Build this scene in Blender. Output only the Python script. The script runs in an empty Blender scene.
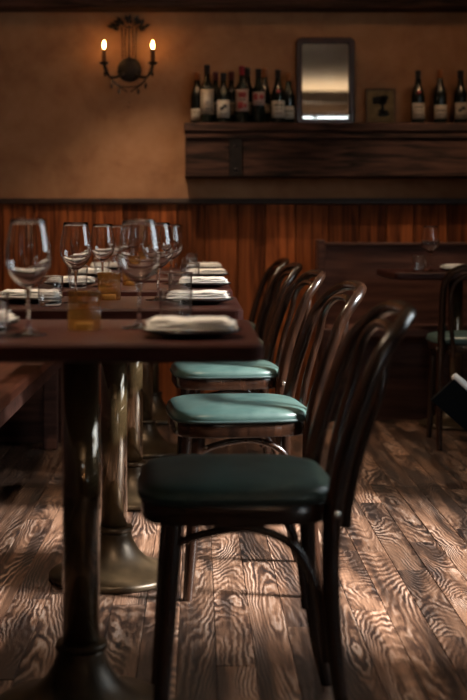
import bpy, bmesh, math, random
from mathutils import Vector, Matrix
S = bpy.context.scene
C = S.collection
random.seed(7)
PI = math.pi

# ------------------------------------------------------------------ camera, world, light, exposure
HC = 0.95                                   # camera height (m)
FP = 1300.0                                 # focal length in pixels of the 467x700 frame
VX, VY = 198.0, 230.0                       # principal point of the shifted lens
cd = bpy.data.cameras.new('camera'); cam = bpy.data.objects.new('camera', cd); C.objects.link(cam)
cam.location = (0, 0, HC); cam.rotation_euler = (PI/2, 0, 0)
cd.sensor_fit = 'VERTICAL'; cd.sensor_height = 36; cd.sensor_width = 24; cd.lens = 36*FP/700
cd.shift_x = (233.5-VX)/700; cd.shift_y = -(350-VY)/700
cd.clip_start = 0.05
cd.dof.use_dof = True; cd.dof.focus_distance = 3.9; cd.dof.aperture_fstop = 3.2
S.camera = cam

W = bpy.data.worlds.new('overcast_sky'); S.world = W; W.use_nodes = True
bg = W.node_tree.nodes['Background']
bg.inputs[0].default_value = (0.86, 0.93, 1.0, 1); bg.inputs[1].default_value = 7.0
S.view_settings.view_transform = 'Standard'; S.view_settings.look = 'None'
S.view_settings.gamma = 1; S.view_settings.use_curve_mapping = False
S.view_settings.exposure = 0.0
sl = bpy.data.lights.new('hazy_sun', 'SUN'); sl.energy = 28.0; sl.angle = math.radians(11); sl.color = (1.0, 0.97, 0.96)
so = bpy.data.objects.new('hazy_sun', sl); C.objects.link(so); so.location = (8, -2, 8)
SE = math.radians(37)
so.rotation_euler = Vector((-.975*math.cos(SE), .22*math.cos(SE), -math.sin(SE))).to_track_quat('-Z', 'Y').to_euler()

XR, XL, YB, YF, ZC = 2.3, -1.25, 7.1, -3.0, 2.78       # room: right, left, back wall, front wall, ceiling
WIN = {  # window openings: wall -> (a0, a1, z0, z1)
    'right': [(2.55, 4.20, 1.1, 2.48), (-0.36, 0.20, 0.04, 0.95)],
    'front': [(0.9, 2.2, 2.22, 2.49)],
}
def portal(loc, rot, sx, sy):
    l = bpy.data.lights.new('window_daylight', 'AREA'); l.shape = 'RECTANGLE'; l.size = sx; l.size_y = sy
    l.cycles.is_portal = True
    o = bpy.data.objects.new('window_daylight', l); o.location = loc; o.rotation_euler = rot; C.objects.link(o)
for a0, a1, z0, z1 in WIN['right']:
    portal((XR+0.02, (a0+a1)/2, (z0+z1)/2), (0, PI/2, 0), z1-z0, a1-a0)
for a0, a1, z0, z1 in WIN['front']:
    portal(((a0+a1)/2, YF-0.02, (z0+z1)/2), (PI/2, 0, 0), a1-a0, z1-z0)

# ------------------------------------------------------------------ materials
def nm(name):
    m = bpy.data.materials.new(name); m.use_nodes = True
    nt = m.node_tree; b = nt.nodes['Principled BSDF']
    return m, nt, b
def N(nt, typ, **kw):
    n = nt.nodes.new(typ)
    for k, v in kw.items():
        if k.startswith('i_'): n.inputs[k[2:].replace('_', ' ')].default_value = v
        else: setattr(n, k, v)
    return n
def L(nt, a, b): nt.links.new(a, b)
def ramp(nt, stops, interp='LINEAR'):
    r = nt.nodes.new('ShaderNodeValToRGB'); r.color_ramp.interpolation = interp
    e = r.color_ramp.elements
    while len(e) < len(stops): e.new(0.5)
    for i, (p, c) in enumerate(stops): e[i].position = p; e[i].color = (c[0], c[1], c[2], 1)
    return r
def bump(nt, b, h, strength=0.2, dist=0.01):
    n = N(nt, 'ShaderNodeBump'); n.inputs['Strength'].default_value = strength; n.inputs['Distance'].default_value = dist
    L(nt, h, n.inputs['Height']); L(nt, n.outputs[0], b.inputs['Normal'])
def plain(name, col, rough=0.5, metal=0.0, spec=0.5, coat=0.0, nscale=0, namt=0.25):
    m, nt, b = nm(name)
    b.inputs['Base Color'].default_value = (*col, 1); b.inputs['Roughness'].default_value = rough
    b.inputs['Metallic'].default_value = metal; b.inputs['Specular IOR Level'].default_value = spec
    b.inputs['Coat Weight'].default_value = coat; b.inputs['Coat Roughness'].default_value = 0.15
    if nscale:
        tc = N(nt, 'ShaderNodeTexCoord'); no = N(nt, 'ShaderNodeTexNoise'); no.inputs['Scale'].default_value = nscale
        no.inputs['Detail'].default_value = 5
        L(nt, tc.outputs['Object'], no.inputs['Vector'])
        r = ramp(nt, [(0.3, [c*(1-namt) for c in col]), (0.7, [min(1, c*(1+namt)) for c in col])])
        L(nt, no.outputs['Fac'], r.inputs[0]); L(nt, r.outputs[0], b.inputs['Base Color'])
    return m
def wood(name, dark, light, scale=(60, 3, 60), rough=0.35, coat=0.0, warp=0.35, rnd=True, bstr=0.05, spread=(0.7, 1.25), spec=0.5):
    """straight-ish grained wood: noise stretched along the axis with the small scale"""
    m, nt, b = nm(name)
    tc = N(nt, 'ShaderNodeTexCoord'); mp = N(nt, 'ShaderNodeMapping'); mp.inputs['Scale'].default_value = scale
    oi = N(nt, 'ShaderNodeObjectInfo'); add = N(nt, 'ShaderNodeVectorMath', operation='ADD')
    sc = N(nt, 'ShaderNodeMath', operation='MULTIPLY'); sc.inputs[1].default_value = 37.0
    L(nt, oi.outputs['Random'], sc.inputs[0])
    L(nt, tc.outputs['Object'], add.inputs[0]); L(nt, sc.outputs[0], add.inputs[1])
    L(nt, add.outputs[0], mp.inputs['Vector'])
    no = N(nt, 'ShaderNodeTexNoise'); no.inputs['Scale'].default_value = 1; no.inputs['Detail'].default_value = 6
    no.inputs['Distortion'].default_value = warp
    L(nt, mp.outputs[0], no.inputs['Vector'])
    r = ramp(nt, [(0.32, dark), (0.68, light)]); L(nt, no.outputs['Fac'], r.inputs[0])
    hs = N(nt, 'ShaderNodeHueSaturation'); mr = N(nt, 'ShaderNodeMapRange')
    mr.inputs['To Min'].default_value = spread[0] if rnd else 1.0; mr.inputs['To Max'].default_value = spread[1] if rnd else 1.0
    L(nt, oi.outputs['Random'], mr.inputs[0]); L(nt, mr.outputs[0], hs.inputs['Value'])
    L(nt, r.outputs[0], hs.inputs['Color']); L(nt, hs.outputs[0], b.inputs['Base Color'])
    b.inputs['Roughness'].default_value = rough; b.inputs['Specular IOR Level'].default_value = spec; b.inputs['Coat Weight'].default_value = coat; b.inputs['Coat Roughness'].default_value = 0.12
    bump(nt, b, no.outputs['Fac'], bstr, 0.004)
    return m
def glass(name, col=(1, 1, 1), rough=0.0, ior=1.45):
    m, nt, b = nm(name)
    b.inputs['Base Color'].default_value = (*col, 1); b.inputs['Transmission Weight'].default_value = 1
    b.inputs['Roughness'].default_value = rough; b.inputs['IOR'].default_value = ior
    return m
def emit(name, col, st):
    m = bpy.data.materials.new(name); m.use_nodes = True; nt = m.node_tree; nt.nodes.clear()
    o = nt.nodes.new('ShaderNodeOutputMaterial'); e = nt.nodes.new('ShaderNodeEmission')
    e.inputs[0].default_value = (*col, 1); e.inputs[1].default_value = st; L(nt, e.outputs[0], o.inputs[0]); return m
def two_sided_fresnel(nt, ior):
    f = nt.nodes.new('ShaderNodeFresnel'); g = nt.nodes.new('ShaderNodeNewGeometry')
    mr = N(nt, 'ShaderNodeMapRange'); mr.inputs['To Min'].default_value = ior; mr.inputs['To Max'].default_value = 1/ior
    L(nt, g.outputs['Backfacing'], mr.inputs[0]); L(nt, mr.outputs[0], f.inputs[0]); return f
def thin(name, tint=(1, 1, 1), edge=(1, 1, 1), gain=1.9, ior=1.5, haze=0.0, hcol=(1, 1, 1)):
    '''thin blown glass: see-through shell that reflects by Fresnel on both faces'''
    m = bpy.data.materials.new(name); m.use_nodes = True; nt = m.node_tree; nt.nodes.clear()
    o = nt.nodes.new('ShaderNodeOutputMaterial'); t = nt.nodes.new('ShaderNodeBsdfTransparent'); g = nt.nodes.new('ShaderNodeBsdfGlossy')
    g.inputs['Roughness'].default_value = 0.03
    lw = nt.nodes.new('ShaderNodeLayerWeight'); lw.inputs[0].default_value = 0.25
    r = ramp(nt, [(0.0, tint), (1.0, edge)]); L(nt, lw.outputs['Facing'], r.inputs[0]); L(nt, r.outputs[0], t.inputs[0])
    f = two_sided_fresnel(nt, ior)
    k = N(nt, 'ShaderNodeMath', operation='MULTIPLY', use_clamp=True); k.inputs[1].default_value = gain; L(nt, f.outputs[0], k.inputs[0])
    mx = nt.nodes.new('ShaderNodeMixShader'); L(nt, k.outputs[0], mx.inputs[0]); L(nt, g.outputs[0], mx.inputs[2]); L(nt, mx.outputs[0], o.inputs[0])
    if haze:
        d = nt.nodes.new('ShaderNodeBsdfTranslucent'); d.inputs[0].default_value = (*hcol, 1); d2 = nt.nodes.new('ShaderNodeBsdfDiffuse'); d2.inputs[0].default_value = (*hcol, 1)
        md = nt.nodes.new('ShaderNodeMixShader'); md.inputs[0].default_value = .5; L(nt, d.outputs[0], md.inputs[1]); L(nt, d2.outputs[0], md.inputs[2])
        m2 = nt.nodes.new('ShaderNodeMixShader'); m2.inputs[0].default_value = haze; L(nt, t.outputs[0], m2.inputs[1]); L(nt, md.outputs[0], m2.inputs[2]); L(nt, m2.outputs[0], mx.inputs[1])
    else: L(nt, t.outputs[0], mx.inputs[1])
    return m
def pane_mat():
    m = bpy.data.materials.new('window_glass'); m.use_nodes = True; nt = m.node_tree; nt.nodes.clear()
    o = nt.nodes.new('ShaderNodeOutputMaterial'); t = nt.nodes.new('ShaderNodeBsdfTransparent'); g = nt.nodes.new('ShaderNodeBsdfGlossy')
    g.inputs['Roughness'].default_value = 0.02; t.inputs[0].default_value = (0.94, 0.96, 0.95, 1)
    f = two_sided_fresnel(nt, 1.45); mx = nt.nodes.new('ShaderNodeMixShader')
    L(nt, f.outputs[0], mx.inputs[0]); L(nt, t.outputs[0], mx.inputs[1]); L(nt, g.outputs[0], mx.inputs[2]); L(nt, mx.outputs[0], o.inputs[0])
    return m
def plaster(name, c0, c1, c2):
    m, nt, b = nm(name)
    tc = N(nt, 'ShaderNodeTexCoord')
    n1 = N(nt, 'ShaderNodeTexNoise'); n1.inputs['Scale'].default_value = 3.2; n1.inputs['Detail'].default_value = 8; n1.inputs['Roughness'].default_value = 0.62; n1.inputs['Distortion'].default_value = 0.6
    n2 = N(nt, 'ShaderNodeTexNoise'); n2.inputs['Scale'].default_value = 14; n2.inputs['Detail'].default_value = 6
    for n in (n1, n2): L(nt, tc.outputs['Object'], n.inputs['Vector'])
    r = ramp(nt, [(0.3, c0), (0.5, c1), (0.72, c2)])
    mx = N(nt, 'ShaderNodeMix', data_type='FLOAT'); mx.inputs[0].default_value = 0.3
    L(nt, n1.outputs['Fac'], mx.inputs[2]); L(nt, n2.outputs['Fac'], mx.inputs[3]); L(nt, mx.outputs[0], r.inputs[0])
    L(nt, r.outputs[0], b.inputs['Base Color']); b.inputs['Roughness'].default_value = 0.85
    bump(nt, b, mx.outputs[0], 0.25, 0.02)
    return m
def floor_mat():
    """wire-brushed oak: dark contour-like annual rings, one pattern per plank"""
    m, nt, b = nm('brushed_oak_floor')
    tc = N(nt, 'ShaderNodeTexCoord'); oi = N(nt, 'ShaderNodeObjectInfo'); ge = N(nt, 'ShaderNodeNewGeometry')
    rs = N(nt, 'ShaderNodeMath', operation='ADD'); L(nt, oi.outputs['Random'], rs.inputs[0]); L(nt, ge.outputs['Random Per Island'], rs.inputs[1])
    k = N(nt, 'ShaderNodeMath', operation='MULTIPLY'); k.inputs[1].default_value = 53.7; L(nt, rs.outputs[0], k.inputs[0])
    add = N(nt, 'ShaderNodeVectorMath', operation='ADD'); L(nt, tc.outputs['Object'], add.inputs[0]); L(nt, k.outputs[0], add.inputs[1])
    mp = N(nt, 'ShaderNodeMapping'); mp.inputs['Scale'].default_value = (5.2, 0.8, 1.0); L(nt, add.outputs[0], mp.inputs['Vector'])
    n1 = N(nt, 'ShaderNodeTexNoise'); n1.inputs['Scale'].default_value = 1.0; n1.inputs['Detail'].default_value = 1.2; n1.inputs['Roughness'].default_value = 0.4
    L(nt, mp.outputs[0], n1.inputs['Vector'])
    mpw = N(nt, 'ShaderNodeMapping'); mpw.inputs['Scale'].default_value = (55, 14, 1.0); L(nt, add.outputs[0], mpw.inputs['Vector'])
    nw = N(nt, 'ShaderNodeTexNoise'); nw.inputs['Scale'].default_value = 1.0; nw.inputs['Detail'].default_value = 2; L(nt, mpw.outputs[0], nw.inputs['Vector'])
    # ring phase = broad noise + cross-board slope + small wobble -> sine
    ph0 = N(nt, 'ShaderNodeMath', operation='MULTIPLY'); ph0.inputs[1].default_value = 290.0; L(nt, n1.outputs['Fac'], ph0.inputs[0])
    ph1 = N(nt, 'ShaderNodeMath', operation='MULTIPLY_ADD'); ph1.inputs[1].default_value = 10.0; L(nt, nw.outputs['Fac'], ph1.inputs[0]); L(nt, ph0.outputs[0], ph1.inputs[2])
    sx = N(nt, 'ShaderNodeSeparateXYZ'); L(nt, tc.outputs['Object'], sx.inputs[0])
    ph = N(nt, 'ShaderNodeMath', operation='MULTIPLY_ADD'); ph.inputs[1].default_value = 130.0; L(nt, sx.outputs[0], ph.inputs[0]); L(nt, ph1.outputs[0], ph.inputs[2])
    sn = N(nt, 'ShaderNodeMath', operation='SINE'); L(nt, ph.outputs[0], sn.inputs[0])
    mr = N(nt, 'ShaderNodeMapRange'); mr.inputs['From Min'].default_value = -1; L(nt, sn.outputs[0], mr.inputs[0])
    # how strongly the rings show varies over each board
    mpa = N(nt, 'ShaderNodeMapping'); mpa.inputs['Scale'].default_value = (16, 3.2, 1); L(nt, add.outputs[0], mpa.inputs['Vector'])
    na = N(nt, 'ShaderNodeTexNoise'); na.inputs['Scale'].default_value = 1; na.inputs['Detail'].default_value = 3; L(nt, mpa.outputs[0], na.inputs['Vector'])
    am = N(nt, 'ShaderNodeMapRange'); am.inputs['From Min'].default_value = 0.35; am.inputs['From Max'].default_value = 0.66; am.inputs['To Min'].default_value = 0.9; am.inputs['To Max'].default_value = 0.0
    L(nt, na.outputs['Fac'], am.inputs[0])
    fade = N(nt, 'ShaderNodeMix', data_type='FLOAT'); L(nt, am.outputs[0], fade.inputs[0]); L(nt, mr.outputs[0], fade.inputs[2]); fade.inputs[3].default_value = 0.55
    # brushing streaks
    mp2 = N(nt, 'ShaderNodeMapping'); mp2.inputs['Scale'].default_value = (260, 6, 1); L(nt, add.outputs[0], mp2.inputs['Vector'])
    n2 = N(nt, 'ShaderNodeTexNoise'); n2.inputs['Scale'].default_value = 1; n2.inputs['Detail'].default_value = 3; L(nt, mp2.outputs[0], n2.inputs['Vector'])
    mp3 = N(nt, 'ShaderNodeMapping'); mp3.inputs['Scale'].default_value = (13, 1.1, 1); L(nt, add.outputs[0], mp3.inputs['Vector'])
    n3 = N(nt, 'ShaderNodeTexNoise'); n3.inputs['Scale'].default_value = 1.3; n3.inputs['Detail'].default_value = 4; L(nt, mp3.outputs[0], n3.inputs['Vector'])
    r = ramp(nt, [(0.20, (0.020, 0.017, 0.018)), (0.36, (0.080, 0.039, 0.025)), (0.58, (0.24, 0.126, 0.076)), (0.94, (0.62, 0.47, 0.385))])
    mixf = N(nt, 'ShaderNodeMix', data_type='FLOAT'); mixf.inputs[0].default_value = 0.42
    L(nt, fade.outputs[0], mixf.inputs[2]); L(nt, n2.outputs['Fac'], mixf.inputs[3]); L(nt, mixf.outputs[0], r.inputs[0])
    # worn patches stained darker
    r3 = ramp(nt, [(0.41, (0.06, 0.06, 0.08)), (0.49, (0.42, 0.38, 0.36)), (0.61, (1, 1, 1))]); L(nt, n3.outputs['Fac'], r3.inputs[0])
    mul = N(nt, 'ShaderNodeMix', data_type='RGBA', blend_type='MULTIPLY'); mul.inputs[0].default_value = 0.85
    L(nt, r.outputs[0], mul.inputs[6]); L(nt, r3.outputs[0], mul.inputs[7])
    hs = N(nt, 'ShaderNodeHueSaturation'); fr = N(nt, 'ShaderNodeMath', operation='FRACT'); L(nt, k.outputs[0], fr.inputs[0])
    vr = N(nt, 'ShaderNodeMapRange'); vr.inputs['To Min'].default_value = 0.40; vr.inputs['To Max'].default_value = 1.15; L(nt, fr.outputs[0], vr.inputs[0])
    L(nt, vr.outputs[0], hs.inputs['Value']); L(nt, mul.outputs[2], hs.inputs['Color']); L(nt, hs.outputs[0], b.inputs['Base Color'])
    b.inputs['Roughness'].default_value = 0.42; b.inputs['Specular IOR Level'].default_value = 0.4
    bump(nt, b, mixf.outputs[0], 0.35, 0.003)
    return m

M = {}
M['floor'] = floor_mat()
M['plaster'] = plaster('tan_limewash_plaster', (0.22, 0.096, 0.042), (0.33, 0.154, 0.071), (0.42, 0.215, 0.106))
M['ceil'] = plaster('ceiling_plaster', (0.45, 0.37, 0.28), (0.50, 0.42, 0.32), (0.56, 0.48, 0.38))
M['sidewall'] = plaster('side_wall_plaster', (0.10, 0.065, 0.04), (0.14, 0.09, 0.055), (0.18, 0.12, 0.075))
M['wains'] = wood('orange_brown_wainscot_wood', (0.075, 0.018, 0.006), (0.38, 0.105, 0.030), (22, 22, 1.4), 0.62, 0.0, 1.6, spread=(.45, 1.3), spec=.12)
M['trim'] = wood('dark_trim_wood', (0.018, 0.009, 0.007), (0.04, 0.02, 0.014), (3, 40, 40), 0.45)
M['beam'] = wood('rough_sawn_dark_beam', (0.009, 0.006, 0.005), (0.10, 0.045, 0.030), (3.5, 42, 38), 0.8, 0, 0.8, bstr=0.6, spec=.15)
M['chair'] = wood('dark_walnut_bentwood', (0.010, 0.0045, 0.003), (0.042, 0.016, 0.008), (50, 50, 5), 0.24, 0.4, rnd=False, bstr=0.0)
M['table'] = wood('mahogany_tabletop', (0.026, 0.0065, 0.005), (0.056, 0.014, 0.010), (8, 70, 70), 0.4, 0.0, spec=.22)
M['bench'] = wood('red_brown_bench_wood', (0.06, 0.018, 0.010), (0.14, 0.042, 0.022), (50, 3, 50), 0.4, 0.1)
M['settle'] = wood('dark_settle_wood', (0.042, 0.018, 0.014), (0.115, 0.050, 0.037), (3, 40, 40), 0.55, spec=.2)
M['brass'] = None
def brass():
    m, nt, b = nm('aged_brass')
    tc = N(nt, 'ShaderNodeTexCoord'); n = N(nt, 'ShaderNodeTexNoise'); n.inputs['Scale'].default_value = 18; n.inputs['Detail'].default_value = 6
    L(nt, tc.outputs['Object'], n.inputs['Vector'])
    r = ramp(nt, [(0.3, (0.085, 0.053, 0.024)), (0.7, (0.19, 0.120, 0.055))]); L(nt, n.outputs['Fac'], r.inputs[0]); L(nt, r.outputs[0], b.inputs['Base Color'])
    b.inputs['Metallic'].default_value = 0.6; b.inputs['Roughness'].default_value = 0.17; b.inputs['Coat Weight'].default_value = 1.0; b.inputs['Coat Roughness'].default_value = 0.02; b.inputs['Coat IOR'].default_value = 1.7
    bump(nt, b, n.outputs['Fac'], 0.04, 0.003)
    return m
M['brass'] = brass()
M['iron'] = plain('cast_base_bronze', (0.052, 0.032, 0.016), 0.38, 0.45, nscale=20, namt=0.5)
def leather():
    m, nt, b = nm('teal_green_leather')
    tc = N(nt, 'ShaderNodeTexCoord'); n = N(nt, 'ShaderNodeTexNoise'); n.inputs['Scale'].default_value = 13; n.inputs['Detail'].default_value = 7
    v = N(nt, 'ShaderNodeTexVoronoi'); v.inputs['Scale'].default_value = 260
    for q in (n, v): L(nt, tc.outputs['Object'], q.inputs['Vector'])
    r = ramp(nt, [(0.3, (0.032, 0.070, 0.064)), (0.7, (0.088, 0.140, 0.126))]); L(nt, n.outputs['Fac'], r.inputs[0]); L(nt, r.outputs[0], b.inputs['Base Color'])
    b.inputs['Roughness'].default_value = 0.36; b.inputs['Specular IOR Level'].default_value = 0.6
    bump(nt, b, v.outputs['Distance'], 0.12, 0.001)
    return m
M['leather'] = leather()
M['piping'] = plain('dark_green_piping', (0.018, 0.038, 0.037), 0.5)
M['glass'] = glass('clear_glass')
M['amber'] = thin('amber_glass', (0.80, 0.55, 0.24), (0.45, 0.22, 0.06), 2.4, haze=.22, hcol=(.62, .34, .09))
M['bowl'] = thin('thin_clear_glass', (0.98, 0.98, 0.98), (0.55, 0.52, 0.50), 3.6, haze=.02)
M['wax'] = plain('candle_wax', (0.30, 0.22, 0.13), 0.5)
M['plate'] = plain('dark_stoneware_glaze', (0.03, 0.027, 0.026), 0.2, spec=0.6)
M['linen'] = plain('white_linen', (0.80, 0.76, 0.72), 0.9, nscale=40, namt=0.06)
M['steel'] = plain('steel', (0.7, 0.68, 0.65), 0.2, 1.0)
M['sconce'] = plain('blackened_bronze', (0.016, 0.010, 0.007), 0.45, 0.5, nscale=30, namt=0.4)
M['bead'] = plain('smoky_glass_bead', (0.04, 0.025, 0.016), 0.12, spec=0.8)
M['crystal'] = glass('crystal', (1, 0.97, 0.92), 0, 1.55)
M['flame'] = emit('glowing_bulb', (1.0, 0.50, 0.15), 70.0)
M['sleeve'] = plain('candle_sleeve', (0.10, 0.045, 0.02), 0.6)
M['bottle'] = plain('dark_wine_glass', (0.006, 0.009, 0.006), 0.08, spec=0.6)
M['ink'] = plain('print_black', (0.03, 0.025, 0.022), 0.7)
M['redink'] = plain('print_red', (0.30, 0.03, 0.03), 0.6)
M['mirror'] = plain('mirror_silver', (0.86, 0.84, 0.80), 0.02, 1.0)
M['mframe'] = wood('red_mahogany_frame', (0.022, 0.006, 0.005), (0.055, 0.014, 0.010), (30, 30, 5), 0.3, 0.3)
M['pframe'] = plain('gilt_brown_frame', (0.13, 0.065, 0.025), 0.45, 0.2)
M['canvas'] = plain('ochre_canvas', (0.22, 0.14, 0.055), 0.8, nscale=25, namt=0.3)
M['paintdk'] = plain('dark_paint', (0.025, 0.022, 0.016), 0.8)
M['pane'] = pane_mat()
M['winframe'] = plain('painted_window_frame', (0.03, 0.022, 0.018), 0.5)
M['bristle'] = plain('navy_bristle', (0.0012, 0.0018, 0.003), 0.8, spec=.1)
M['whiteplastic'] = plain('white_plastic', (0.8, 0.8, 0.82), 0.35)
M['ground'] = plain('pale_concrete_pavement', (0.60, 0.59, 0.57), 0.9)
def label_mat(c): return plain('paper_label', c, 0.7, nscale=60, namt=0.08)

# ------------------------------------------------------------------ mesh helpers
class MB:
    def __init__(s): s.v = []; s.f = []; s.sm = []
    def _add(s, vs, fs, smooth):
        o = len(s.v); s.v += [tuple(v) for v in vs]; s.f += [tuple(i+o for i in f) for f in fs]; s.sm += [smooth]*len(fs); return s
    def box(s, x0, x1, y0, y1, z0, z1, bev=0.0, seg=1):
        bm = bmesh.new(); bmesh.ops.create_cube(bm, size=1)
        for v in bm.verts: v.co = Vector((x0+(v.co.x+.5)*(x1-x0), y0+(v.co.y+.5)*(y1-y0), z0+(v.co.z+.5)*(z1-z0)))
        if bev > 0: bmesh.ops.bevel(bm, geom=bm.edges[:], offset=bev, segments=seg, affect='EDGES', profile=0.5)
        return s.frombm(bm, False)
    def frombm(s, bm, smooth):
        bm.verts.index_update()
        s._add([v.co[:] for v in bm.verts], [[v.index for v in f.verts] for f in bm.faces], smooth); bm.free(); return s
    def lathe(s, prof, n=32, c=(0, 0, 0), flute=0, famp=0.0, axis=None):
        vs = []; fs = []; rings = []
        for (r, z) in prof:
            if r <= 1e-6: rings.append([len(vs)]); vs.append(Vector((0, 0, z)))
            else:
                idx = []
                for i in range(n):
                    a = 2*PI*i/n; rr = r*(1+famp*math.cos(flute*a)) if flute else r
                    idx.append(len(vs)); vs.append(Vector((rr*math.cos(a), rr*math.sin(a), z)))
                rings.append(idx)
        for A, B in zip(rings, rings[1:]):
            for i in range(n):
                j = (i+1) % n
                if len(A) == 1 and len(B) == 1: continue
                if len(A) == 1: fs.append((A[0], B[j], B[i]))
                elif len(B) == 1: fs.append((A[i], A[j], B[0]))
                else: fs.append((A[i], A[j], B[j], B[i]))
        if axis is not None:
            q = Vector((0, 0, 1)).rotation_difference(Vector(axis).normalized()); vs = [q @ v for v in vs]
        return s._add([v+Vector(c) for v in vs], fs, True)
    def tube(s, pts, rad, n=10, closed=False, caps=True):
        pts = [Vector(p) for p in pts]; m = len(pts)
        rad = rad if isinstance(rad, (list, tuple)) else [rad]*m
        T = []
        for i in range(m):
            a = pts[(i-1) % m] if (closed or i > 0) else pts[i]; b = pts[(i+1) % m] if (closed or i < m-1) else pts[i]
            T.append((b-a).normalized())
        up = Vector((0, 0, 1)) if abs(T[0].z) < .9 else Vector((0, 1, 0))
        nrm = (up - T[0]*up.dot(T[0])).normalized(); vs = []; fs = []
        for i in range(m):
            if i: nrm = (nrm - T[i]*nrm.dot(T[i])).normalized()
            bn = T[i].cross(nrm)
            for k in range(n):
                a = 2*PI*k/n; vs.append(pts[i]+(nrm*math.cos(a)+bn*math.sin(a))*rad[i])
        for i in range(m if closed else m-1):
            j = (i+1) % m
            for k in range(n):
                l = (k+1) % n; fs.append((i*n+k, i*n+l, j*n+l, j*n+k))
        s._add(vs, fs, True)
        if caps and not closed:
            s._add(vs[:n], [tuple(reversed(range(n)))], False); s._add(vs[-n:], [tuple(range(n))], False)
        return s
    def rings(s, rings, cap0=True, cap1=True, smooth=True):
        n = len(rings[0]); vs = [v for r in rings for v in r]; fs = []
        for i in range(len(rings)-1):
            for k in range(n):
                l = (k+1) % n; fs.append((i*n+k, i*n+l, (i+1)*n+l, (i+1)*n+k))
        if cap0: fs.append(tuple(reversed(range(n))))
        if cap1: fs.append(tuple((len(rings)-1)*n+k for k in range(n)))
        return s._add(vs, fs, smooth)
    def prism(s, outline, y0, y1):      # outline in (x,z), extruded along y
        return s.rings([[(x, y0, z) for x, z in outline], [(x, y1, z) for x, z in outline]], smooth=False)
    def mesh(s, name, mat):
        me = bpy.data.meshes.new(name); me.from_pydata(s.v, [], s.f); me.update()
        bm = bmesh.new(); bm.from_mesh(me); bmesh.ops.recalc_face_normals(bm, faces=bm.faces[:]); bm.to_mesh(me); bm.free()
        me.polygons.foreach_set('use_smooth', s.sm)
        me.materials.append(mat); return me
    def build(s, name, mat, parent=None, loc=None):
        o = bpy.data.objects.new(name, s.mesh(name, mat)); C.objects.link(o)
        if parent: o.parent = parent
        if loc is not None: o.location = loc
        return o
def tag(o, label=None, cat=None, group=None, kind=None):
    if label: o['label'] = label
    if cat: o['category'] = cat
    if group: o['group'] = group
    if kind: o['kind'] = kind
    return o
def thing(name, label, cat, loc=(0, 0, 0), rz=0, group=None):
    o = bpy.data.objects.new(name, None); o.empty_display_size = 0.1; C.objects.link(o)
    o.location = loc; o.rotation_euler = (0, 0, rz)
    return tag(o, label, cat, group)
def copy_tree(o, parent=None):
    c = o.copy(); C.objects.link(c); c.parent = parent
    for ch in [x for x in o.children]: copy_tree(ch, c)
    return c
def dup(o, label, loc, rz=None):
    c = copy_tree(o); c.location = loc; c['label'] = label
    if rz is not None: c.rotation_euler = (0, 0, rz)
    return c
def inst(name, me, parent, loc=(0, 0, 0), scale=(1, 1, 1), rot=(0, 0, 0)):
    o = bpy.data.objects.new(name, me); C.objects.link(o); o.parent = parent; o.location = loc; o.scale = scale; o.rotation_euler = rot; return o
def lerp_curve(pts, n):
    """Catmull-Rom through 3D points"""
    P = [Vector(p) for p in pts]; P = [2*P[0]-P[1]]+P+[2*P[-1]-P[-2]]; out = []
    m = len(P)-3
    for i in range(n+1):
        u = i/n*m; k = min(int(u), m-1); t = u-k
        a, b, c, d = P[k:k+4]
        out.append(0.5*((2*b)+(c-a)*t+(2*a-5*b+4*c-d)*t*t+(3*b-a-3*c+d)*t**3))
    return out
def interp(x, tab):
    if x <= tab[0][0]: return tab[0][1]
    for (a, b), (c, d) in zip(tab, tab[1:]):
        if x <= c: return b+(d-b)*(x-a)/(c-a)
    return tab[-1][1]

# ------------------------------------------------------------------ room shell
fl = tag(MB().box(XL-.2, XR+.2, YF-.2, YB+.2, -0.12, -0.014).build('floor', M['trim']), 'dark brushed oak plank floor of the dining room', kind='structure')
PW = 0.086
plank_me = MB().box(0.0006, PW-0.0006, 0.0006, 0.9994, -0.014, 0.0, 0.0012).mesh('plank', M['floor'])
rest = MB()
row = 0; x = XL
while x < XR-0.01:
    w = min(PW, XR-x)
    y = YF + random.uniform(-0.0, 0.0)
    first = True
    while y < YB-0.001:
        ln = random.choice([0.6, 0.75, 0.9, 1.1, 1.3]) * (random.uniform(.3, 1) if first else 1); first = False
        if y+ln > YB-0.25: ln = YB-y
        xa, xb, y1 = x, x+w, y+ln
        far = y1; vis = (xb > -0.152*far-0.05) and (xa < 0.207*far+0.05) and y1 > 2.35
        if vis and w > PW*.99:
            z = random.uniform(-0.0012, 0.0)
            inst('plank', plank_me, fl, (x, y, z), (1, ln, 1))
        else:
            rest.box(xa+.0006, xb-.0006, y+.0006, y1-.0006, -0.014, 0.0, 0.0)
        y = y1
    x += w
tag(rest.build('planking', M['floor'], fl), kind='stuff')

wb = tag(MB().box(XL-.2, XR+.2, YB, YB+.2, -0.12, ZC).build('wall_back', M['plaster']), 'tan limewashed wall above brown board wainscot', kind='structure')
def wall_boards():
    mesh_cache = {}
    x = XL
    while x < XR-0.005:
        w = random.choice([0.13, 0.15, 0.165, 0.18]); w = min(w, XR-x)
        if XR-(x+w) < 0.08: w = XR-x
        key = round(w, 4)
        if key not in mesh_cache:
            mesh_cache[key] = MB().box(0.0025, w-0.0025, -0.022, 0, 0.0, 1.09, 0.003).mesh('board', M['wains'])
        inst('board', mesh_cache[key], wb, (x, YB-random.uniform(0, 0.003), 0.001))
        x += w
wall_boards()
tag(MB().box(XL, XR, YB-.045, YB, 1.091, 1.112, .004).box(XL, XR, YB-.03, YB, 1.112, 1.122, .002).build('trim_1', M['trim']), 'dark moulding capping the wainscot', kind='structure')
tag(MB().box(XL, XR, YB-.15, YB, 2.138, 2.37, .008).build('trim_2', M['beam']), 'dark wooden ceiling beam above the plaster wall', kind='structure')
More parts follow.
